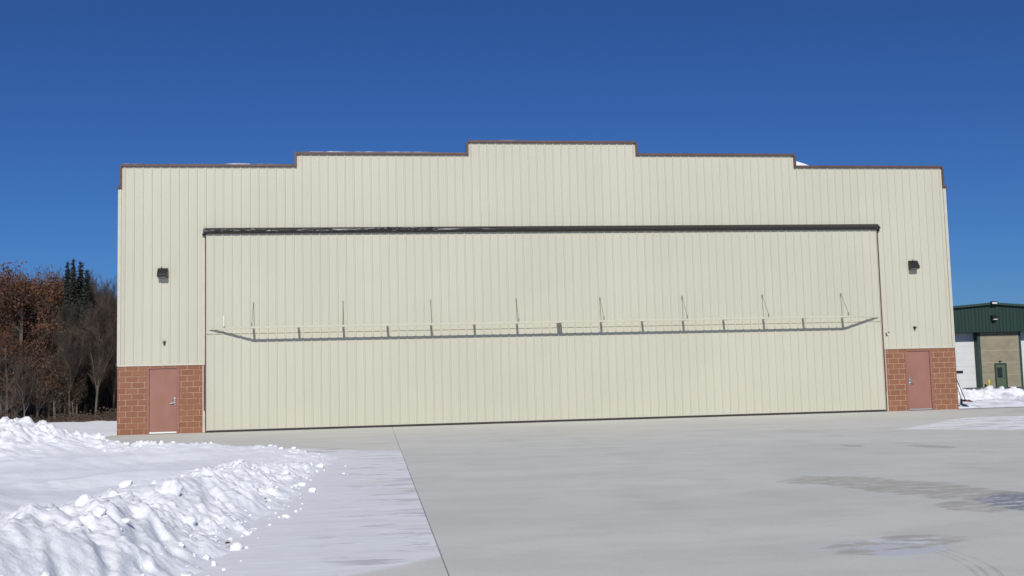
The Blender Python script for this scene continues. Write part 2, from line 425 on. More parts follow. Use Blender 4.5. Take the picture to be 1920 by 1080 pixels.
# side and back walls, roof
BK = 34.
for s in (-1, 1):
    m = MB(); a, b = sorted((s*(W-.2), s*(W-.02))); m.box(a, b, .35, BK, 2.44, H0-.06)
    m.build('side_wall', M_siding, hangar)
    m = MB(); a, b = sorted((s*(W-.3), s*(W))); m.box(a, b, .30, BK, -.1, 2.44); m.build('side_brick_base', M_brick, hangar)
m = MB(); m.prism([(-W+.2,0),(W-.2,0),(W-.2,H0-.1),(0,H0+1.0),(-W+.2,H0-.1)], 'y', BK-.2, BK-.02); m.build('back_wall', M_siding, hangar)
m = MB()
m.prism([(-W-.04,H0-.06),(0,H0+1.05),(W+.04,H0-.06),(W+.04,H0+.02),(0,H0+1.15),(-W-.04,H0+.02)], 'y', .17, BK+.1)
roof = m.build('roof', M_coping, hangar)
m = MB()   # parapet back
m.prism([(-W+.11,H0-.3),(W-.11,H0-.3),(W-.11,H1-.04),(X1,H1-.04),(X1,H2-.04),(X2,H2-.04),(X2,H3-.04),(-X2,H3-.04),(-X2,H2-.04),(-X1,H2-.04),(-X1,H1-.04),(-W+.11,H1-.04)], 'y', .02, .155)
m.build('parapet', M_siding, hangar)
# drift of snow behind the parapet
m = MB(); nx, ny = 40, 16
g = []
for i in range(nx+1):
    x = 6.8+(11.6-6.8)*i/nx; row = []
    for j in range(ny+1):
        y = .18+3.4*j/ny; rz = H0+.02+1.12*(1-abs(x)/W)
        t = max(0, 1-((x-9.2)/2.4)**2); v = max(0, 1-((y-1.1)/1.9)**2) if y > 1.1 else 1-((1.1-y)/.92)**2
        row.append((x, y, rz-.05+.985*(t**.75)*v*(1+.06*noise.noise((x*1.5,y*1.5,0)))))
    g.append(row)
for i in range(nx):
    for j in range(ny): m.quad(g[i][j], g[i+1][j], g[i+1][j+1], g[i][j+1])
m.build('roof_snow', M_snowlump, roof, smooth=True)

# brick piers with entry doors
for s in (-1, 1):
    x0, x1 = sorted((s*(W+.0), s*(DX+.097)))
    d0, d1 = (-14.70, -13.70) if s < 0 else (13.70, 14.70)
    m = MB()
    m.box(x0, d0-.06, -.035, .29, -.02, 2.395); m.box(d1+.06, x1, -.035, .29, -.02, 2.395)
    m.box(d0-.06, d1+.06, -.035, .29, 2.335, 2.395)
    m.build('brick_pier', M_brick, hangar)
    dr = MB(); dr.box(d0+.035, d1-.035, -.012, .035, .075, 2.285); dr = dr.build('entry_door', M_pink, hangar, bevel=.004)
    m = MB()
    for a, b, c, e in ((d0-.058, d0+.03, .0, 2.29), (d1-.03, d1+.058, .0, 2.29), (d0-.058, d1+.058, 2.292, 2.333)):
        m.box(a, b, -.042, .06, c, e)
    m.build('door_frame', M_frame, dr, bevel=.004)
    m = MB(); m.box(d0+.037, d1-.037, -.03, .03, .02, .073); m.build('door_sweep', M_thr if s < 0 else M_thr2, dr)
    hx = (d1-.10) if s < 0 else (d0+.10); q = -1 if s < 0 else 1
    m = MB()   # lever set: tall rose plate, spindle, cylinder and lever
    m.box(hx-.035, hx+.035, -.028, -.012, .98, 1.26); m.tube((hx,-.028,1.08),(hx,-.085,1.08),.018,.018,10)
    m.tube((hx,-.078,1.08),(hx+q*.16,-.082,1.065),.014,.011,10); m.tube((hx,-.028,1.2),(hx,-.045,1.2),.024,.022,12)
    m.build('door_handle', M_chrome, dr, smooth=False, bevel=.003)
    hg = d0+.032 if s < 0 else d1-.032
    for z in (.3, 1.18, 2.05):
        m = MB(); m.tube((hg,-.022,z),(hg,-.022,z+.11),.012,.012,8); m.build('door_hinge', M_frame, dr)

# the big door: two ribbed leaves in one skin, with a horizontal strongback truss
YD = -.11
m = MB(); dx = DX-.055
ribbed(m, -dx, dx, lambda x: (.075, DT+.02), YD)
m.box(-dx, dx, YD+.008, YD+.07, .075, DT+.02)
door = m.build('hangar_door', M_door, hangar)
m = MB(); m.box(-dx, dx, YD-.012, YD+.05, .012, .073); m.build('bottom_seal', M_rubber, door)
for s in (-1, 1):
    m = MB(); a, b = sorted((s*dx, s*(dx+.018))); m.box(a, b, YD-.034, YD+.068, .06, DT+.01); m.build('edge_trim', M_trim, door)
m = MB(); m.prism([(YD-.004,3.50),(YD-.027,3.50),(YD-.031,3.497),(YD-.031,3.478),(YD-.004,3.478)], 'x', -dx+.002, dx-.002)
m.build('lap_flashing', M_door, door)
AY, AZ0, SP = -.71, 3.655, 22.17/14   # rail centre line, height, arm spacing
xs = [-11.06+SP*i for i in range(15)]
t = .032
m = MB()
m.box(xs[0]-.03, xs[-1]+.03, AY-t, AY+t, AZ0-t, AZ0+t)
for s, xe in ((-1, xs[0]), (1, xs[-1])):   # slanting end members back to the door edge
    e = s*12.50; yb = YD-.034
    pts = [(xe+s*.031, AY-t), (e+s*.11, yb-.0), (e-s*.01, yb-.0), (xe+s*.031, AY+t)]
    n = len(m.v)
    for z in (AZ0-t, AZ0+t):
        for p in pts: m.v.append((p[0], p[1], z))
    m.f += [(n,n+1,n+2,n+3),(n+7,n+6,n+5,n+4)]+[(n+i,n+4+i,n+4+(i+1)%4,n+(i+1)%4) for i in range(4)]
m.build('truss_rail', M_steel, door, bevel=.004)
for i, x in enumerate(xs):
    hw = .095 if i == 7 else .040
    m = MB(); m.box(x-hw, x+hw, AY+t+.002, YD-.006, AZ0-.029, AZ0+.029); m.build('truss_arm', M_steel, door)
    m = MB(); m.box(x-.06, x+.06, YD-.045, YD-.031, AZ0-.1, AZ0+.1)
    if i % 2 == 0:
        s_ = MB(); s_.tube((x, YD-.06, 4.53), (x, AY+.005, AZ0+.13), .011, .011, 8); s_.box(x-.016, x+.016, YD-.07, YD-.028, 4.47, 4.59)
        s_.box(x-.02, x+.02, AY-.025, AY+.03, AZ0+t+.001, AZ0+.17)
        s_.build('stay_rod', M_rod, door)
m = MB(); m.box(-12.12, -12.06, YD-.075, YD-.031, 3.74, 4.12); m.build('latch_tab', M_trimlight, door)
# black vinyl hood over the door head
m = MB(); nx, ny = 900, 16; rows = []
xa, xb = -12.80, 12.83
for i in range(nx+1):
    x = xa+(xb-xa)*i/nx; row = []
    wr = .95*sst(-.2,-4.5,x)+.05
    for j in range(ny+1):
        s = j/ny
        if s < .82:
            q = s/.82; y = -.036-.215*q**.85; z = 7.30-.165*q
        else:
            q = (s-.82)/.18; y = -.251+.012*q; z = 7.135-.04*q
        # diagonal creases in the loose vinyl, strongest towards the left end
        def crease(ph, k, sl): return max(0, 1-abs(noise.noise((x*k+s*sl+ph, s*.5, ph)))*4.5)
        k = .075*crease(1.7,.33,.9)+.06*crease(5.3,.55,-1.3)+.03*crease(9.1,.9,.6)+.05*noise.noise((x*.5+s, s, 2))
        env = math.sin(math.pi*min(1, s*1.02))
        y -= k*wr*env*.6; z += k*wr*env*.25
        row.append((x, y, z))
    rows.append(row)
n = len(m.v)
for row in rows: m.v += row
for i in range(nx):
    for j in range(ny):
        a = n+i*(ny+1)+j; m.f.append((a, a+1, a+ny+2, a+ny+1))
for x, row in ((xa, rows[0]), (xb, rows[-1])):     # closed ends
    b = len(m.v); m.v += [(x, p[1], p[2]) for p in row]+[(x, -.036, 7.095)]
    m.f.append(tuple(range(b, b+ny+2)))
m.build('door_hood', M_vinyl, hangar, smooth=False)
for s in (-1, 1):
    m = MB(); a, b = sorted((s*(DX-.02), s*(DX+.09))); m.box(a, b, -.16, -.078, 7.0, 7.09); m.build('hood_bracket', M_bronze, hangar)

# ------------------------------------------------------------------ fixtures on the hangar wall
def wall_pack(x, z, label, knob):
    o = tag(empty('wall_light', (x, -.031, z)), label, 'lamp', 'wall lights on the hangar')
    m = MB(); m.prism([(0,-.02),(0,.36),(-.075,.36),(-.25,.12),(-.25,.045),(-.235,.02),(-.10,.02),(-.07,-.02)], 'x', -.185, .185)
    m.build('housing', M_bronze, o, bevel=.008); o.scale = (.93,.93,.93)
    m = MB(); m.prism([(-.238,.016),(-.238,-.012),(-.11,-.012),(-.11,.016)], 'x', -.165, .165); m.build('lens', M_lens, o)
    m = MB(); m.lathe((.0 if knob else -.05, -.04, .36), (0,0,1), [(0,.022),(.035,.022),(.05,.012)], 10); m.build('photocell', M_bronze, o)
    return o
wall_pack(-14.21, 5.52, 'dark bronze wall light on the siding high above the left red door', 0)
wall_pack(14.19, 5.50, 'dark bronze wall light on the siding high above the right red door', 1)
def sensor(x, z, label, q):
    o = tag(empty('wall_camera', (x, -.003, z)), label, 'camera', 'small round fixtures on the hangar'); o.scale = (.85,.62,.85)
    m = MB(); m.lathe((0,0,0), (0,-1,0), [(0,.055),(.03,.055),(.045,.04)], 16); m.build('base_plate', M_bronze, o, smooth=False)
    m = MB(); m.lathe((0,-.045,.0), (q*.25,-1,-.1), [(0,.03),(.02,.046),(.12,.05),(.16,.044)], 16); m.build('camera_body', M_bronze, o, smooth=True)
    m = MB(); m.lathe((q*.043,-.212,-.018), (q*.25,-1,-.1), [(-.015,.03),(.006,.034),(.012,.015)], 12); m.build('lens', M_lens, o)
    m = MB(); m.lathe((0,-.05,-.05), (0,-.3,-1), [(0,.03),(.04,.022),(.06,.008)], 10); m.build('swivel_knob', M_gap, o)
sensor(-14.16, 3.23, 'small dark round camera on the siding just above the left red door', -.3)
sensor(14.12, 3.22, 'small dark round camera on the siding just above the right red door', .5)
o = tag(empty('switch_box', (12.99, -.002, 2.99)), 'small pale switch box with a short dark conduit beside the right door jamb', 'switch')
m = MB(); m.box(-.03, .03, -.06, 0, -.045, .05); m.build('box', M_trimlight, o, bevel=.004)
m = MB(); m.tube((-.05,-.025,-.09),(-.05,-.025,.05),.012,.012,8); m.build('conduit', M_gap, o)
m = MB(); m.tube((.0,-.06,.04),(.04,-.12,.07),.012,.016,8); m.build('lever', M_bronze, o)

# ------------------------------------------------------------------ ground
m = MB(); m.quad((-2500,-2500,-.14),(2500,-2500,-.14),(2500,2500,-.14),(-2500,2500,-.14))
tag(m.build('snow_ground', M_snow), kind='structure')
m = MB(); m.box(-15.95, 46, -95, -.033, -.3, 0); m.box(-15.7, 15.7, -.032, BK, -.3, -.004)
tag(m.build('concrete_apron', M_apron), kind='structure')

def lerpc(pts, t):
    if t <= pts[0][0]: return pts[0][1:]
    for a, b in zip(pts, pts[1:]):
        if t <= b[0]:
            k = (t-a[0])/(b[0]-a[0]); k = k*k*(3-2*k)
            return tuple(p+(q-p)*k for p, q in zip(a[1:], b[1:]))
    return pts[-1][1:]
# near bank: y -> crest x, crest height, foot x on the apron side
CREST = [(-34,-10.1,.72,-8.6),(-31,-9.9,.72,-8.5),(-29,-9.65,.66,-8.35),(-26.5,-9.55,.56,-8.35),(-25,-9.4,.47,-8.15),
         (-23.5,-9.35,.44,-7.95),(-21,-9.05,.34,-7.95),(-18,-8.6,.16,-7.8),(-15.5,-8.1,.08,-7.7),(-14,-7.8,.04,-7.6)]
def clod(x, y, s, seed):
    d, p = noise.voronoi(Vector((x/s, y/s, seed)))
    k = 1-d[0]/.62
    return max(0, k)**.6*(.4+.6*abs(math.sin(p[0].x*12.9+p[0].y*7.1)))
def block(x, y, s, seed):
    wx = .18*noise.noise((x*4/s*.3, y*4/s*.3, seed)); d, p = noise.voronoi(Vector((x/s+wx, y/s-wx, seed)))
    hsh = math.sin(p[0].x*127.1+p[0].y*311.7+seed)*43758.5; hsh -= math.floor(hsh)
    tilt = (x/s-p[0].x)*math.sin(hsh*40)+(y/s-p[0].y)*math.cos(hsh*23)
    return (hsh**1.6+.45*tilt)*sst(0, .16, d[1]-d[0])
def bank_h(x, y, fine=True):
    cx, ch, fx = lerpc(CREST, y)
    if fine:
        fx += .22*noise.noise((y*.9, 2.2, 0))+.1*noise.noise((y*3.1, 5, 0)); ch *= 1+.22*noise.noise((y*.55, 7, 1))
    right = sst(fx, cx, x) if x < fx else 0
    if x > cx: near = ch*right**.8
    else: near = .22+(ch-.22)*math.exp(-((cx-x)/.9)**2) if ch > .22 else ch+(.22-ch)*sst(0, 1.6, cx-x)
    # far edge of the whole drift field and its berm
    fy = -12.3-.9*sst(-14, -8, x)*1.0-.4*sst(-12.3,-8,x)
    if x < -12.6: fy += (-12.6-x)*1.25
    fy += .35*noise.noise((x*.8, 1, 4)) if fine else 0
    back = sst(fy+.1, fy-1.0, y)
    h = near*back
    ber = (.10+.03*sst(-9, -13, x))*math.exp(-((y-(fy-.75))/(.5 if y > fy-.75 else 1.1))**2); h += ber*sst(-7.4,-8.6,x)
    # tall heap at the far left
    hx = x+14.85; hy = y+12.7; fw = (lambda c, w: w*2.9 if y < c else w)
    pk = .64*math.exp(-(hx/.78)**2-(hy/fw(-12.7,1.0))**2)+.52*math.exp(-((x+16.6)/1.3)**2-((y+12.4)/fw(-12.4,1.4))**2)+.26*math.exp(-((x+13.8)/.7)**2-((y+12.9)/fw(-12.9,.9))**2)+.09*math.exp(-((x+13.0)/.6)**2-((y+13.0)/fw(-13.0,.8))**2)
    pk += .5*math.exp(-((x+19.5)/2.4)**2-((y+12.4)/fw(-12.4,1.6))**2)
    h += pk
    # smooth mound at the left edge, in front of the hollow
    h += .50*math.exp(-((x+12.5)/.85)**2-((y+24.3)/1.1)**2)+.3*math.exp(-((x+14.2)/1.5)**2-((y+25.5)/1.8)**2)
    if x < -15.9: h = max(h, .05+.03*noise.noise((x*.5,y*.5,0)))
    if not fine: return h
    face = sst(cx-1.1, cx-.1, x)*sst(fx+.1, fx-.25, x)*sst(-14,-17,y)
    front = sst(-24,-27,y)*sst(cx-3.2,cx-1.2,x)*sst(fx+.1, fx-.25, x)
    heap = min(1, pk*1.9+ber*4)
    rough = min(1, max(face, front, heap))
    if h > .004:
        ac = .92*x+.39*y; al = .39*x-.92*y          # across / along the drag marks of the plough
        hp = min(1, heap*1.2)
        g1 = 1-abs(noise.noise((ac*2.1+.3*noise.noise((al*.7,ac,2)), al*.55, 4)))*2.4
        g2 = 1-abs(noise.noise((ac*5.2, al*1.1, 9)))*2.4
        h += rough*(1-.6*hp)*(.075*g1+.042*g2-.06)*min(1, h*5)
        sp = sst(.02, .3, noise.noise((x*.8, y*.55, 12))+.12)       # clods come in patches
        h += rough*(hp*1.45+(1-hp)*.5*sp)*(.10*block(x+y*.25, y*.8, .36, 2)+.075*block(x+y*.15, y*.85, .19, 5)-.05)*min(1, h*6+.1)
        h += rough*(.03*block(x, y, .095, 8)*(.4+sp)+.03*clod(x, y, .13, 6)*sp)*min(1, h*8)
        h += rough*.06*noise.fractal(Vector((ac*2.6, al*1.5, 0)), .75, 2.1, 5)*min(1, h*6)
        h += (1-rough)*(.05*noise.noise((x*.9+y*.3, y*.45, 0))+.10*max(0, 1-abs(noise.noise((x*.22+y*.1, y*.33-x*.12, 21)))*3.2)*sst(-9.3,-10.6,x)+.018*noise.noise((x*3+y, y*1.7, 3))+.03*max(0, noise.noise((x*1.7, y*1.1, 9))-.25))*min(1, h*6)
    return h-.012
def axis(a, b, f):
    v = [a]
    while v[-1] < b: v.append(v[-1]+f(v[-1]))
    return v
ys = axis(-33., -6.5, lambda y: .03 if y < -21 else .045)
xa_ = axis(-26, -7.2, lambda x: .3 if x < -18 else .09 if x < -15.8 else .055 if x < -12.5 else .032)
m = MB()
for y in ys:
    for x in xa_:
        m.v.append((x, y, bank_h(x, y)))
k = len(xa_)
for j in range(len(ys)-1):
    for i in range(k-1):
        a = j*k+i
        if max(m.v[a][2], m.v[a+1][2], m.v[a+k][2], m.v[a+k+1][2]) > -.011: m.f.append((a, a+1, a+k+1, a+k))
tag(m.build('snow_bank', M_snow, smooth=True), kind='structure')
# snow field left of the hangar, out to the woods
m = MB(); xs_ = axis(-75, -15.86, lambda x: .6 if x > -40 else 3); ys_ = axis(-6.6, 62, lambda y: .6 if y < 22 else 2.5)
for y in ys_:
    for x in xs_:
        e = sst(-16.0, -16.6, x) if y < 0.2 else 1
        m.v.append((min(x, -15.80), y, -.05+.13*e+.06*noise.noise((x*.35, y*.35, 2))*e+.05*noise.noise((x*1.3,y*1.3,2))*e))
k = len(xs_)
for j in range(len(ys_)-1):
    for i in range(k-1): a = j*k+i; m.f.append((a, a+1, a+k+1, a+k))
tag(m.build('snow_field', M_snow, smooth=True), kind='structure')
# ploughed bank right of the hangar
def rbank(x, y):
    h = .74*math.exp(-((y-3.9)/.95)**2)*(.95+.4*noise.noise((x*.55,0,8)))*(1-.2*sst(20,22,x))+.34*math.exp(-((y-1.5)/.9)**2)*(.8+.6*noise.noise((x*.5,3,8)))
    h = h*sst(15.7,16.4,x)+.22*sst(15.75,15.9,x)*math.exp(-((y-1.4)/1.2)**2)*sst(17,15.9,x)
    rough = sst(2.0,3.2,y)
    h += rough*(.16*block(x,y,.55,1)+.10*block(x,y,.3,4)+.06*clod(x,y,.2,2)-.10)*min(1,h*5)+.05*noise.fractal(Vector((x*1.4,y*1.4,1)),.8,2.,4)*min(1,h*5)
    return h*sst(-.03,.35,y)+.015-.05*sst(6,9,y)
m = MB(); xs_ = axis(15.78, 34, lambda x: .07 if x < 24 else .3); ys_ = axis(-.03, 10, lambda y: .07 if y < 6 else .5)
for y in ys_:
    for x in xs_: m.v.append((x, y, rbank(x, y)))
k = len(xs_)
for j in range(len(ys_)-1):
    for i in range(k-1): a = j*k+i; m.f.append((a, a+1, a+k+1, a+k))
tag(m.build('ploughed_snow_bank', M_dirtsnow, smooth=True), kind='structure')

# clods of snow: rubble (uncountable) and the few big lumps one can tell apart
ICO_V, ICO_F = None, None
import bmesh
bm = bmesh.new(); bmesh.ops.create_icosphere(bm, subdivisions=3, radius=1)
ICO_V = [v.co.copy() for v in bm.verts]; ICO_F = [tuple(v.index for v in fc.verts) for fc in bm.faces]; bm.free()
def lump(mb, c, s, rnd):
    sd = rnd.random()*100; q = Matrix.Rotation(rnd.random()*6.28, 3, 'Z') @ Matrix.Rotation(rnd.uniform(-.5,.5), 3, 'X')
    sc_ = (rnd.uniform(.7,1.35), rnd.uniform(.7,1.2), rnd.uniform(.55,.95)); n = len(mb.v)
    pl = [(Vector((rnd.gauss(0,1),rnd.gauss(0,1),rnd.gauss(0,1))).normalized(), rnd.uniform(.5,.85)) for _ in range(11)]
    for v in ICO_V:
        p = v.copy()
        for nn, dd in pl:
            o_ = p.dot(nn)-dd
            if o_ > 0: p -= nn*o_*.85
        p *= 1+.22*noise.noise((v*1.9)+Vector((sd,0,0)))+.11*noise.noise((v*4.5)+Vector((sd,0,0)))+.06*noise.noise((v*10)+Vector((sd,0,0)))
        p = q @ Vector((p.x*sc_[0], p.y*sc_[1], p.z*sc_[2]))
        mb.v.append(tuple(Vector(c)+p*s))
    mb.f += [tuple(n+i for i in fc) for fc in ICO_F]
rnd = random.Random(11); m = MB()
cnt = 0
while cnt < 210:
    y = rnd.uniform(-31,-14.5); cx, ch, fx = lerpc(CREST, y)
    if rnd.random() > .35+.65*sst(-16,-25,y): continue
    x = fx+rnd.gauss(-.16,.22) if rnd.random() < .72 else rnd.uniform(cx-.8, fx)
    s = min(.10, .008+.015*rnd.expovariate(1.0)*(1 if y < -23 or y > -21 else .7))
    if x > fx+.6: continue
    lump(m, (x, y, max(0, bank_h(x, y))+s*(.12 if x < fx else .4)), s, rnd); cnt += 1
for _ in range(170):       # far heap and berm
    x = rnd.uniform(-17,-8.2); fy = -12.3-.9*sst(-14,-8,x)-.4*sst(-12.3,-8,x)+(max(0,-12.6-x)*1.25 if x > -15.2 else 2.2)
    y = fy-.55+rnd.gauss(0,.45); s = min(.12, .02+.024*rnd.expovariate(1.0))
    if y > -8.5: continue
    lump(m, (x, y, max(0, bank_h(x, y))+s*.2), s, rnd)
tag(m.build('snow_rubble', M_snowlump, smooth=True), kind='stuff')
BIG = [(-7.93,-24.6,.06,'lone white snow lump lying out on the slab right of the bank'),
       (-8.35,-19.9,.11,'big pale snow lump at the right tip of the near snow bank'),
       (-8.02,-20.6,.085,'rounded snow lump at the foot of the bank, beside the biggest clods at its tip'),
       (-9.15,-25.6,.14,'largest white snow boulder with a blue shadow on the near bank'),
       (-9.95,-24.3,.12,'pointed white snow lump standing on the crest of the near bank'),
       (-8.45,-28.6,.10,'white snow boulder at the front foot of the bank'),
       (-8.25,-27.0,.085,'cracked snow lump with smaller clods beside it near the slab'),
       (-9.6,-27.6,.09,'snow lump half sunk in the front slope of the near bank')]
for x, y, s, lb in BIG:
    mb = MB(); lump(mb, (0,0,0), s, rnd); o = mb.build('snow_lump', M_snowlump, smooth=True)
    o.location = (x, y, max(0, bank_h(x,y))+s*.22); tag(o, lb, 'snow lump', 'big snow lumps on the near bank')
for x, y, rz, lb in ((-8.35,-26.9,.4,'red dead leaf on the snow clods at the front foot of the bank'), (-8.3,-23.6,1.3,'red dead leaf on the slope of the bank above the lone lump')):
    mb = MB(); P = [(-.03,0),(-.018,.012),(0,.016),(.018,.01),(.032,0),(.018,-.009),(0,-.015),(-.018,-.011)]
    for a, b in zip(P, P[1:]+P[:1]): mb.tri((0,0,.012),(a[0],a[1],.0+abs(a[1])*.6),(b[0],b[1],.0+abs(b[1])*.6))
    o = mb.build('dead_leaf', M_leafred if 'M_leafred' in globals() else M_oak); o.location = (x, y, max(0, bank_h(x,y))+.05); o.rotation_euler = (.6,0,rz)
    tag(o, lb, 'leaf', 'dead leaves on the snow')

# ------------------------------------------------------------------ tools leaning on the right side wall
M_handle = simple('dark_handle', (.05,.045,.04), .5); M_redpl = simple('red_plastic', (.45,.06,.06), .4); M_blk = simple('black_plastic', (.02,.02,.022), .4)
o = tag(empty('snow_shovel', (16.12, .08, .28)), 'snow shovel with black and red blade leaning at the right end of the hangar', 'shovel')
m = MB(); m.tube((0,0,.07),(-.335,.04,.99),.017,.017,8); m.build('handle', M_handle, o)
m = MB(); m.prism([(-.08,.07),(.06,.08),(.20,.02),(.22,-.01),(.05,-.005),(-.06,.02)], 'y', -.17, .17); m.build('blade', M_blk, o, bevel=.01)
m = MB(); m.box(-.07,.03,-.178,-.1705,.02,.08); m.build('blade_edge', M_redpl, o)
o = tag(empty('broom', (15.97, .10, .32)), 'dark broom leaning closest to the brick corner at the right end of the hangar', 'broom')
m = MB(); m.tube((0,0,.06),(-.195,.03,.80),.016,.016,8); m.build('handle', M_handle, o)
m = MB(); m.prism([(-.02,.08),(.02,.08),(.035,-.12),(-.035,-.12)], 'y', -.03, .05); m.build('bristles', M_blk, o)

M_bounce_cut = simple('bounce_cut_asphalt', (.10,.10,.105), .9, var=.35, scale=.5)
m = MB(); m.box(16.5, 75, 9.0, 41.8, -.3, -.125); tag(m.build('added_bounce_cut_lot', M_bounce_cut), kind='structure')  # added dark ground behind the bank, cuts snow bounce onto the white doors
# ------------------------------------------------------------------ green workshop behind right
M_green = None
def green():
    n = N('dark_green_ribbed_metal'); p = n.pos(); x, y, z = n.sep(p)
    k = n.noise(n.mapping(p, (4,1,.4)), 1., 4)
    return n.fin(n.mix(n.ramp(k,.3,.7), (.019,.043,.035), (.025,.053,.043)), .5, 0, .35)
M_green = green()
M_gtrim = simple('green_trim', (.028,.062,.047), .5); M_gdoor = simple('green_door_paint', (.085,.125,.07), .5)
M_white = simple('white_door_panel', (.68,.69,.67), .5, var=.03, scale=.8)
M_glass = simple('dark_glass', (.012,.012,.014), .1, spec=.6)
def tanblock():
    n = N('tan_block_wall'); p = n.pos(); x, y, z = n.sep(p); v = n.comb(x, z, 0)
    b = n.new('ShaderNodeTexBrick', offset=.5); n.link(v, b.inputs['Vector']); b.inputs['Scale'].default_value = 1
    b.inputs['Brick Width'].default_value = .406; b.inputs['Row Height'].default_value = .203; b.inputs['Mortar Size'].default_value = .004
    b.inputs['Color1'].default_value = (.29,.262,.185,1); b.inputs['Color2'].default_value = (.33,.298,.215,1); b.inputs['Mortar'].default_value = (.33,.285,.205,1)
    c = n.mix(n.ramp(n.noise(v, .8, 4), .35, .7), b.outputs['Color'], n.mix(1.0, b.outputs['Color'], (.9,.88,.85), 'MULTIPLY'))
    br = n.math('FRACT', n.math('DIVIDE', n.math('ADD', z, .13), .98))
    c = n.mix(n.math('MULTIPLY', n.ramp(br, .03, .07, 1, 0), .6), c, (.46,.42,.33))
    return n.fin(c, .85, 0, .2)
M_tan = tanblock()
GX, GY, SL = 42.8, 40., .075
ws = tag(empty('workshop', (GX, GY, -.6)), 'dark green gabled workshop with white overhead doors and tan block pier', 'workshop')
Z = .6
def gz(x): return 6.55+Z-SL*abs(x)
HW = 13.
m = MB()   # ribbed gable panel, overhanging the bays below
n_ = int(2*HW/.3)
for i in range(n_):
    a = -HW+i*.3
    for p, q in (((a,0),(a+.11,0)), ((a+.11,0),(a+.13,-.035)), ((a+.13,-.035),(a+.17,-.035)), ((a+.17,-.035),(a+.19,0)), ((a+.19,0),(a+.3,0))):
        m.quad((p[0],p[1],4.32+Z),(q[0],q[1],4.32+Z),(q[0],q[1],gz(q[0])),(p[0],p[1],gz(p[0])))
m.box(-HW, HW, .004, .2, 4.32+Z, 5.3+Z); m.box(-HW, HW, .201, 1.29, 4.322+Z, 4.40+Z)
m.build('gable_panel', M_green, ws)
m = MB()
for s in (-1, 1):
    xe = s*(HW+.3)
    pts = [(0,gz(0)-.02),(xe,gz(xe)-.02),(xe,gz(xe)+.16),(0,gz(0)+.16)]
    n = len(m.v); k = 1 if s > 0 else -1
    for yy in (-.22, 24.):
        for p in pts: m.v.append((p[0], yy, p[1]))
    m.f += [(n,n+1,n+2,n+3),(n+7,n+6,n+5,n+4)]+[(n+i,n+4+i,n+4+(i+1)%4,n+(i+1)%4) for i in range(4)]
m.build('roof', M_gtrim, ws)
YP, YW = .42, .98      # faces of the pier and of the recessed white doors
m = MB(); m.box(-.90, 2.45, YP, 1.6, 0, 4.318+Z)
m.build('block_pier', M_tan, ws)
for s in (0, 1):
    m = MB(); x = -1.12 if s == 0 else 2.452; m.box(x, x+.218, YP+.02, 1.6, 0, 4.317+Z); m.build('pier_trim', M_gtrim, ws)
for x0, x1 in ((-7.0,-1.122), (2.672, 8.5)):
    m = MB()
    for i in range(9):
        z0 = .0+i*.545; m.box(x0, x1, YW, YW+.06, z0+.004, min(z0+.541, 4.316+Z))
    m.box(x0, x1, YW+.012, YW+.055, 0, 4.31+Z)
    d_ = m.build('overhead_door', M_white, ws)
    m = MB()
    if x0 < 0: m.box(-2.86, -2.22, YW-.02, YW+.02, 1.05+Z, 1.27+Z)
    else: m.box(4.2, 4.84, YW-.02, YW+.02, 1.05+Z, 1.27+Z)
    m.build('window', M_glass, d_)
for x0, x1 in ((-HW,-7.0), (8.5,HW)):
    m = MB(); m.box(x0, x1, YP, 1.6, 0, 4.318+Z); m.build('block_wall', M_tan, ws)
m = MB(); m.box(-HW+.1,-HW+.3,1.602,24,0,5.4+Z); m.box(HW-.3,HW-.1,1.602,24,0,5.4+Z); m.box(-HW+.3,HW-.3,23.7,23.9,0,5.4+Z); m.box(-HW+.3, HW-.3, 1.3, 1.598, 4.0+Z, 5.4+Z)
m.build('wall', M_green, ws)
m = MB(); m.box(.29, 1.13, YP-.03, YP-.002, .2, 2.28); dr = m.build('door', M_gdoor, ws)
m = MB()
for a in ((.19,.288,.2,2.3),(1.132,1.23,.2,2.3),(.19,1.23,2.302,2.4)): m.box(a[0],a[1],YP-.06,YP-.001,a[2],a[3])
m.build('door_frame', M_green, dr)
m = MB(); m.box(.40, .84, YP-.036, YP-.031, 1.22, 2.06); m.build('window', M_glass, dr)
m = MB(); m.tube((1.03,YP-.03,1.2),(1.03,YP-.1,1.2),.02,.02,8); m.tube((1.03,YP-.09,1.2),(.92,YP-.09,1.2),.015,.015,8); m.build('handle', M_chrome, dr)
m = MB(); m.box(.60,.78,YP-.12,YP-.002,2.52,2.6); m.build('door_lamp', M_bronze, ws)
o = tag(empty('flood_light', (GX+.05, GY-.22, 6.55)), 'pale floodlight with white lens at the peak of the green gable', 'lamp')
m = MB(); m.box(-.27,.27,-.16,0,.0,.24); m.build('housing', M_bronze, o, bevel=.01)
m = MB(); m.box(-.2,.22,-.18,-.161,.02,.16); m.build('lens', M_white, o)
o = tag(empty('gable_light', (GX+.05, GY-.04, 5.32)), 'dark hooded wall light in the middle of the green gable', 'lamp')
m = MB(); m.prism([(0,-.1),(0,.36),(-.12,.34),(-.38,.1),(-.38,.05),(-.1,.02),(-.08,-.1)], 'x', -.2, .2); m.build('housing', M_bronze, o, bevel=.01)
m = MB(); m.prism([(-.36,.048),(-.36,-.02),(-.13,-.06),(-.11,.018)], 'x', -.17, .17); m.build('lens', M_trimlight, o)
M_yel = simple('yellow_paint', (.62,.50,.10), .5)
o = tag(empty('bollard', (GX-.70, GY-.1, -.6)), 'yellow bollard standing at the corner of the tan block pier', 'bollard')
m = MB(); m.lathe((0,0,0), (0,0,1), [(0,.10),(1.02,.10),(1.08,.07),(1.1,.03)], 14); m.build('post', M_yel, o, smooth=True)
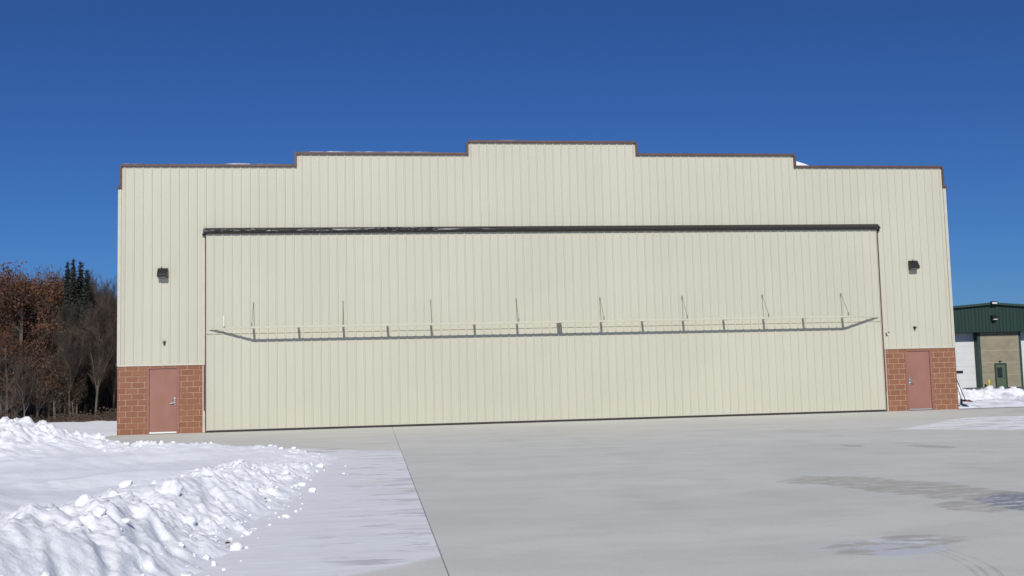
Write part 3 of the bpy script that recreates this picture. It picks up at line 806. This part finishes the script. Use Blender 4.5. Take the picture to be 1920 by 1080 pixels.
m = MB(); m.lathe((0,0,0), (0,0,1), [(0,.16),(.06,.16),(.065,.12)], 14); m.build('footing', M_tan, o)

# ------------------------------------------------------------------ woods on the left
def perp(d, rnd):
    v = Vector((rnd.gauss(0,1), rnd.gauss(0,1), rnd.gauss(0,1))); v -= d*v.dot(d); return v.normalized()
def grow(tr, tw, tips, p, d, L, r, lev, maxlev, rnd, up=.25, spread=.7):
    segs = 5 if lev == 0 else 4 if lev == 1 else 3
    for i in range(segs):
        d2 = (d+perp(d, rnd)*(.07 if lev == 0 else .2)+Vector((0,0,up*.15))).normalized()
        q = p+d2*(L/segs); r2 = r*(1-.62*(i+1)/segs) if lev else r*(1-.5*(i+1)/segs)
        (tr if lev <= 1 else tw).tube(p, q, r*(1-.62*i/segs) if lev else r*(1-.5*i/segs), r2, 6 if lev == 0 else 4 if lev == 1 else 3, cap=False)
        if lev < maxlev and (lev > 0 or i >= 1):
            for _ in range((2 if lev == 0 else 2) + (rnd.random() < .45)):
                k = rnd.random(); s = p.lerp(q, k)
                nd = (d2*(1-spread*.5)+perp(d2, rnd)*spread+Vector((0,0,up))).normalized()
                grow(tr, tw, tips, s, nd, L*rnd.uniform(.38,.6)*(1.1-.45*i/segs if lev == 0 else 1), max(.006, r2*.55), lev+1, maxlev, rnd, up, spread)
        if lev >= 2: tips.append((q, d2))
        p, d = q, d2
def leafcloud(mb, tips, rnd, n, sz, zmin=0, spread=.17):
    t = [k for k in tips if k[0].z > zmin]
    # leaves hang in clumps: pick clump tips, then scatter round them
    for _ in range(n):
        p, d = t[int(rnd.random()*len(t))]
        if noise.noise(p*.75) < -.12: continue
        c = p+Vector((rnd.gauss(0,spread), rnd.gauss(0,spread), rnd.gauss(0,spread*.8)))
        a = Vector((rnd.gauss(0,1),rnd.gauss(0,1),rnd.gauss(0,1))).normalized(); b = perp(a, rnd); s = sz*rnd.uniform(.6,1.3)
        mb.quad(c-a*s*.9, c-b*s*.5, c+a*s, c+b*s*.5)
def tree(name, seed, H, kind):
    rnd = random.Random(seed); root = empty(name); tr, tw, lf = MB(), MB(), MB(); tips = []
    def norm():
        k = H/max(v[2] for mb in (tr,tw,lf) for v in mb.v)
        for mb in (tr,tw,lf): mb.v = [(x*k,y*k,z*k) for x,y,z in mb.v]
        root['full_height'] = H
    if kind == 'spruce':
        tr.tube((0,0,-.2),(0,0,H*.96),.12,.02,7,cap=False)
        z = H*.12
        while z < H*.98:
            R0 = (.015+ (1-z/H)**1.0*.85)*rnd.uniform(.75,1.15)
            for k in range(8):
                a = rnd.random()*6.28; L = R0*rnd.uniform(.55,1.15)
                e = Vector((math.cos(a)*L, math.sin(a)*L, z+rnd.uniform(-.05,.28)*L)); s0 = Vector((0,0,z))
                tw.tube(s0, e, .015, .005, 3, cap=False)
                for _ in range(int(7+L*16)):
                    t = rnd.uniform(.12,1.05); c = s0.lerp(e, t)+Vector((rnd.gauss(0,.06),rnd.gauss(0,.06),rnd.gauss(-.02,.05)))
                    a3 = Vector((rnd.gauss(0,1),rnd.gauss(0,1),rnd.gauss(.2,.6))).normalized(); b3 = perp(a3, rnd); s = rnd.uniform(.07,.15)*(.45+.55*min(1,(1-z/H)*6))
                    lf.quad(c-a3*s, c-b3*s*.35, c+a3*s, c+b3*s*.35)
            z += H*.022
        norm()
        n = len(tr.v); tr.v += tw.v; tr.f += [tuple(n+i for i in q) for q in tw.f]
        tr.build('trunk', M_bark, root, smooth=True); lf.build('crown', M_spruce, root)
        return root
    if kind == 'bare':
        grow(tr, tw, tips, Vector((0,0,-.2)), Vector((rnd.gauss(0,.05),rnd.gauss(0,.05),1)).normalized(), H*.86, H*.0105+.02, 0, 3, rnd, .62, .5)
        # fine twig sprays at the tips
        for p, d in tips:
            for _ in range(2):
                e = p+(d+perp(d, rnd)*.6+Vector((0,0,.25))).normalized()*rnd.uniform(.25,.6); tw.tube(p, e, .009, .004, 3, cap=False)
        norm()
        tr.build('trunk', M_bark if seed % 3 else M_paletrunk, root, smooth=True); tw.build('crown', M_twig, root)
        return root
    grow(tr, tw, tips, Vector((0,0,-.2)), Vector((rnd.gauss(0,.06),rnd.gauss(0,.06),1)).normalized(), H*.80, H*.014+.02, 0, 3, rnd, .25, .8)
    leafcloud(lf, tips, rnd, 6500 if kind == 'oak' else 1500, .075, H*.42 if kind == 'oak' else H*.05)
    norm()
    n = len(tr.v); tr.v += tw.v; tr.f += [tuple(n+i for i in q) for q in tw.f]
    tr.build('trunk', M_bark, root, smooth=False); lf.build('crown', M_oak if kind == 'oak' else M_oakb, root)
    return root
rnd = random.Random(77)
BARE = [tree('bare_tree', 100+i, (9.0,8.2,9.6,7.6,8.8)[i], 'bare') for i in range(5)]
OAK = [tree('oak_tree', 200+i, (8.4,7.6,8.8)[i], 'oak') for i in range(3)]
BUSH = [tree('brown_tree', 300+i, (4.6,3.6)[i], 'bush') for i in range(2)]
SPR = [tree('spruce_tree', 400+i, (9.4,8.4)[i], 'spruce') for i in range(2)]
used = set()
def bear(px, Y):   # bearing (0..220 spans the gap left of the hangar) -> x at depth Y
    return CP.x+(-.3356+(.1016)*px/220)*(Y-CP.y)
def plant(protos, k, px, Y, top, label, cat, group):
    """top: how high the crown reaches, as an elevation in 1/1950 above eye level at its distance"""
    p = protos[k % len(protos)]
    o = p if p.name not in used else copy_tree(p)
    used.add(o.name)
    h = (1.7+top/1950*(Y-CP.y)*.957)/p['full_height']
    o.location = (bear(px,Y), Y, .0); o.rotation_euler = (0,0,rnd.random()*6.28); o.scale = (h,h,h)
    tag(o, label, cat, group); return o
OL = ['rusty leaved oak at the far left edge of the woods', 'rusty oak with a ragged orange brown crown, second from the left edge of the woods',
      'rusty oak whose crown touches the dark spruces', 'low rusty oak in front of the other oaks at the left edge','rusty oak between the left edge oaks and the spruces','rusty oak standing deep in the woods behind the dark spruces','rusty oak standing deep behind the leftmost oaks']
for i, (px, Y, tp) in enumerate(((2,18,222),(36,17.2,240),(98,23,238),(14,15.4,150),(66,19.5,240),(116,25,232),(24,24,236))):
    plant(OAK, i, px, Y, tp, OL[i], 'tree', 'rusty oaks in the woods')
for i, (px, Y, tp, lb) in enumerate(((134,18.5,243,'tallest dark green spruce rising above the bare woods'),(148,19,238,'slim dark spruce just right of the tallest spruce'),
                                    (123,19,238,'short dark spruce left of the tallest one, beside the rusty oak'),(160,18.5,222,'rightmost dark spruce, against the bare twigs'))):
    plant(SPR, i, px, Y, tp, lb, 'tree', 'dark spruces in the woods')
for i, (px, Y, tp, lb) in enumerate(((70,15.0,70,'low tree with orange brown leaves under the rusty oaks'),(105,15,60,'small tree with brown leaves below the spruces'),(28,14.4,40,'brown leaved shrub low at the left edge of the woods'),(140,15.6,20,'small brown shrub at the edge of the snow, right of the spruces'))):
    plant(BUSH, i, px, Y, tp, lb, 'tree', 'low brown leaved trees')
k = 0
for Y, n, lo, hi in ((15.0,8,125,185),(19.5,9,180,215),(23,11,200,228),(28,12,205,228),(34,11,205,226)):
    for i in range(n):
        px = -30+(270*(i+.5+rnd.uniform(-.42,.42))/n); tp = rnd.uniform(lo, hi)
        if px < 125: tp *= .86 if Y > 19 else .55
        else: tp = max(tp, 206)
        if px > 150 and Y > 22 and i % 2: tp *= .66
        if px > 120 and Y < 17: tp *= rnd.uniform(.62, .95)
        plant(BARE, k, px, Y+rnd.uniform(-1.2,1.2), tp, 'bare grey leafless tree in the thicket left of the hangar', 'tree', 'bare trees in the woods'); k += 1
# undergrowth and the far mass of the woods
m = MB(); rnd = random.Random(9)
for _ in range(15000):
    Y = 13.2+rnd.expovariate(.22); px = rnd.uniform(-160,250)
    if Y > 34: continue
    x = bear(px, Y); h = rnd.uniform(.08, .5)*(1+.9*noise.noise((x*.7,Y*.7,0)))*(.6 if Y < 14 else 1); l = h*.5
    a = Vector((x,Y,-.05)); b = a+Vector((rnd.gauss(0,l),rnd.gauss(0,l),h)); s = rnd.uniform(.008,.022); t = Vector((s,rnd.uniform(-s,s),0))
    m.tri(a-t, a+t, b)
    if rnd.random() < .3:
        c = b; s = .05; m.quad(c+Vector((-s,0,0)), c+Vector((0,0,-s)), c+Vector((s,0,rnd.uniform(-.03,.03))), c+Vector((0,rnd.uniform(-.04,.04),s)))
tag(m.build('undergrowth', M_brush), kind='stuff')
m = MB()
for _ in range(34000):
    Y = rnd.uniform(26,60); px = rnd.uniform(-220,240); x = bear(px, Y)
    zt = 1.7+(.092 if px < 140 else .062)*(Y-CP.y)
    z0 = rnd.random()**1.25*zt*(1+.14*noise.noise((x*.3,Y*.1,0))); L = rnd.uniform(.6,1.8); s = rnd.uniform(.010,.03)*(1.8 if z0 < 4.5 else 1)
    a = Vector((x,Y,z0)); b = a+Vector((rnd.gauss(0,.3)*L,rnd.gauss(0,.3)*L,L)); t = Vector((s,0,0))
    m.tri(a-t, a+t, b)
tag(m.build('distant_woods', M_twig), kind='stuff')
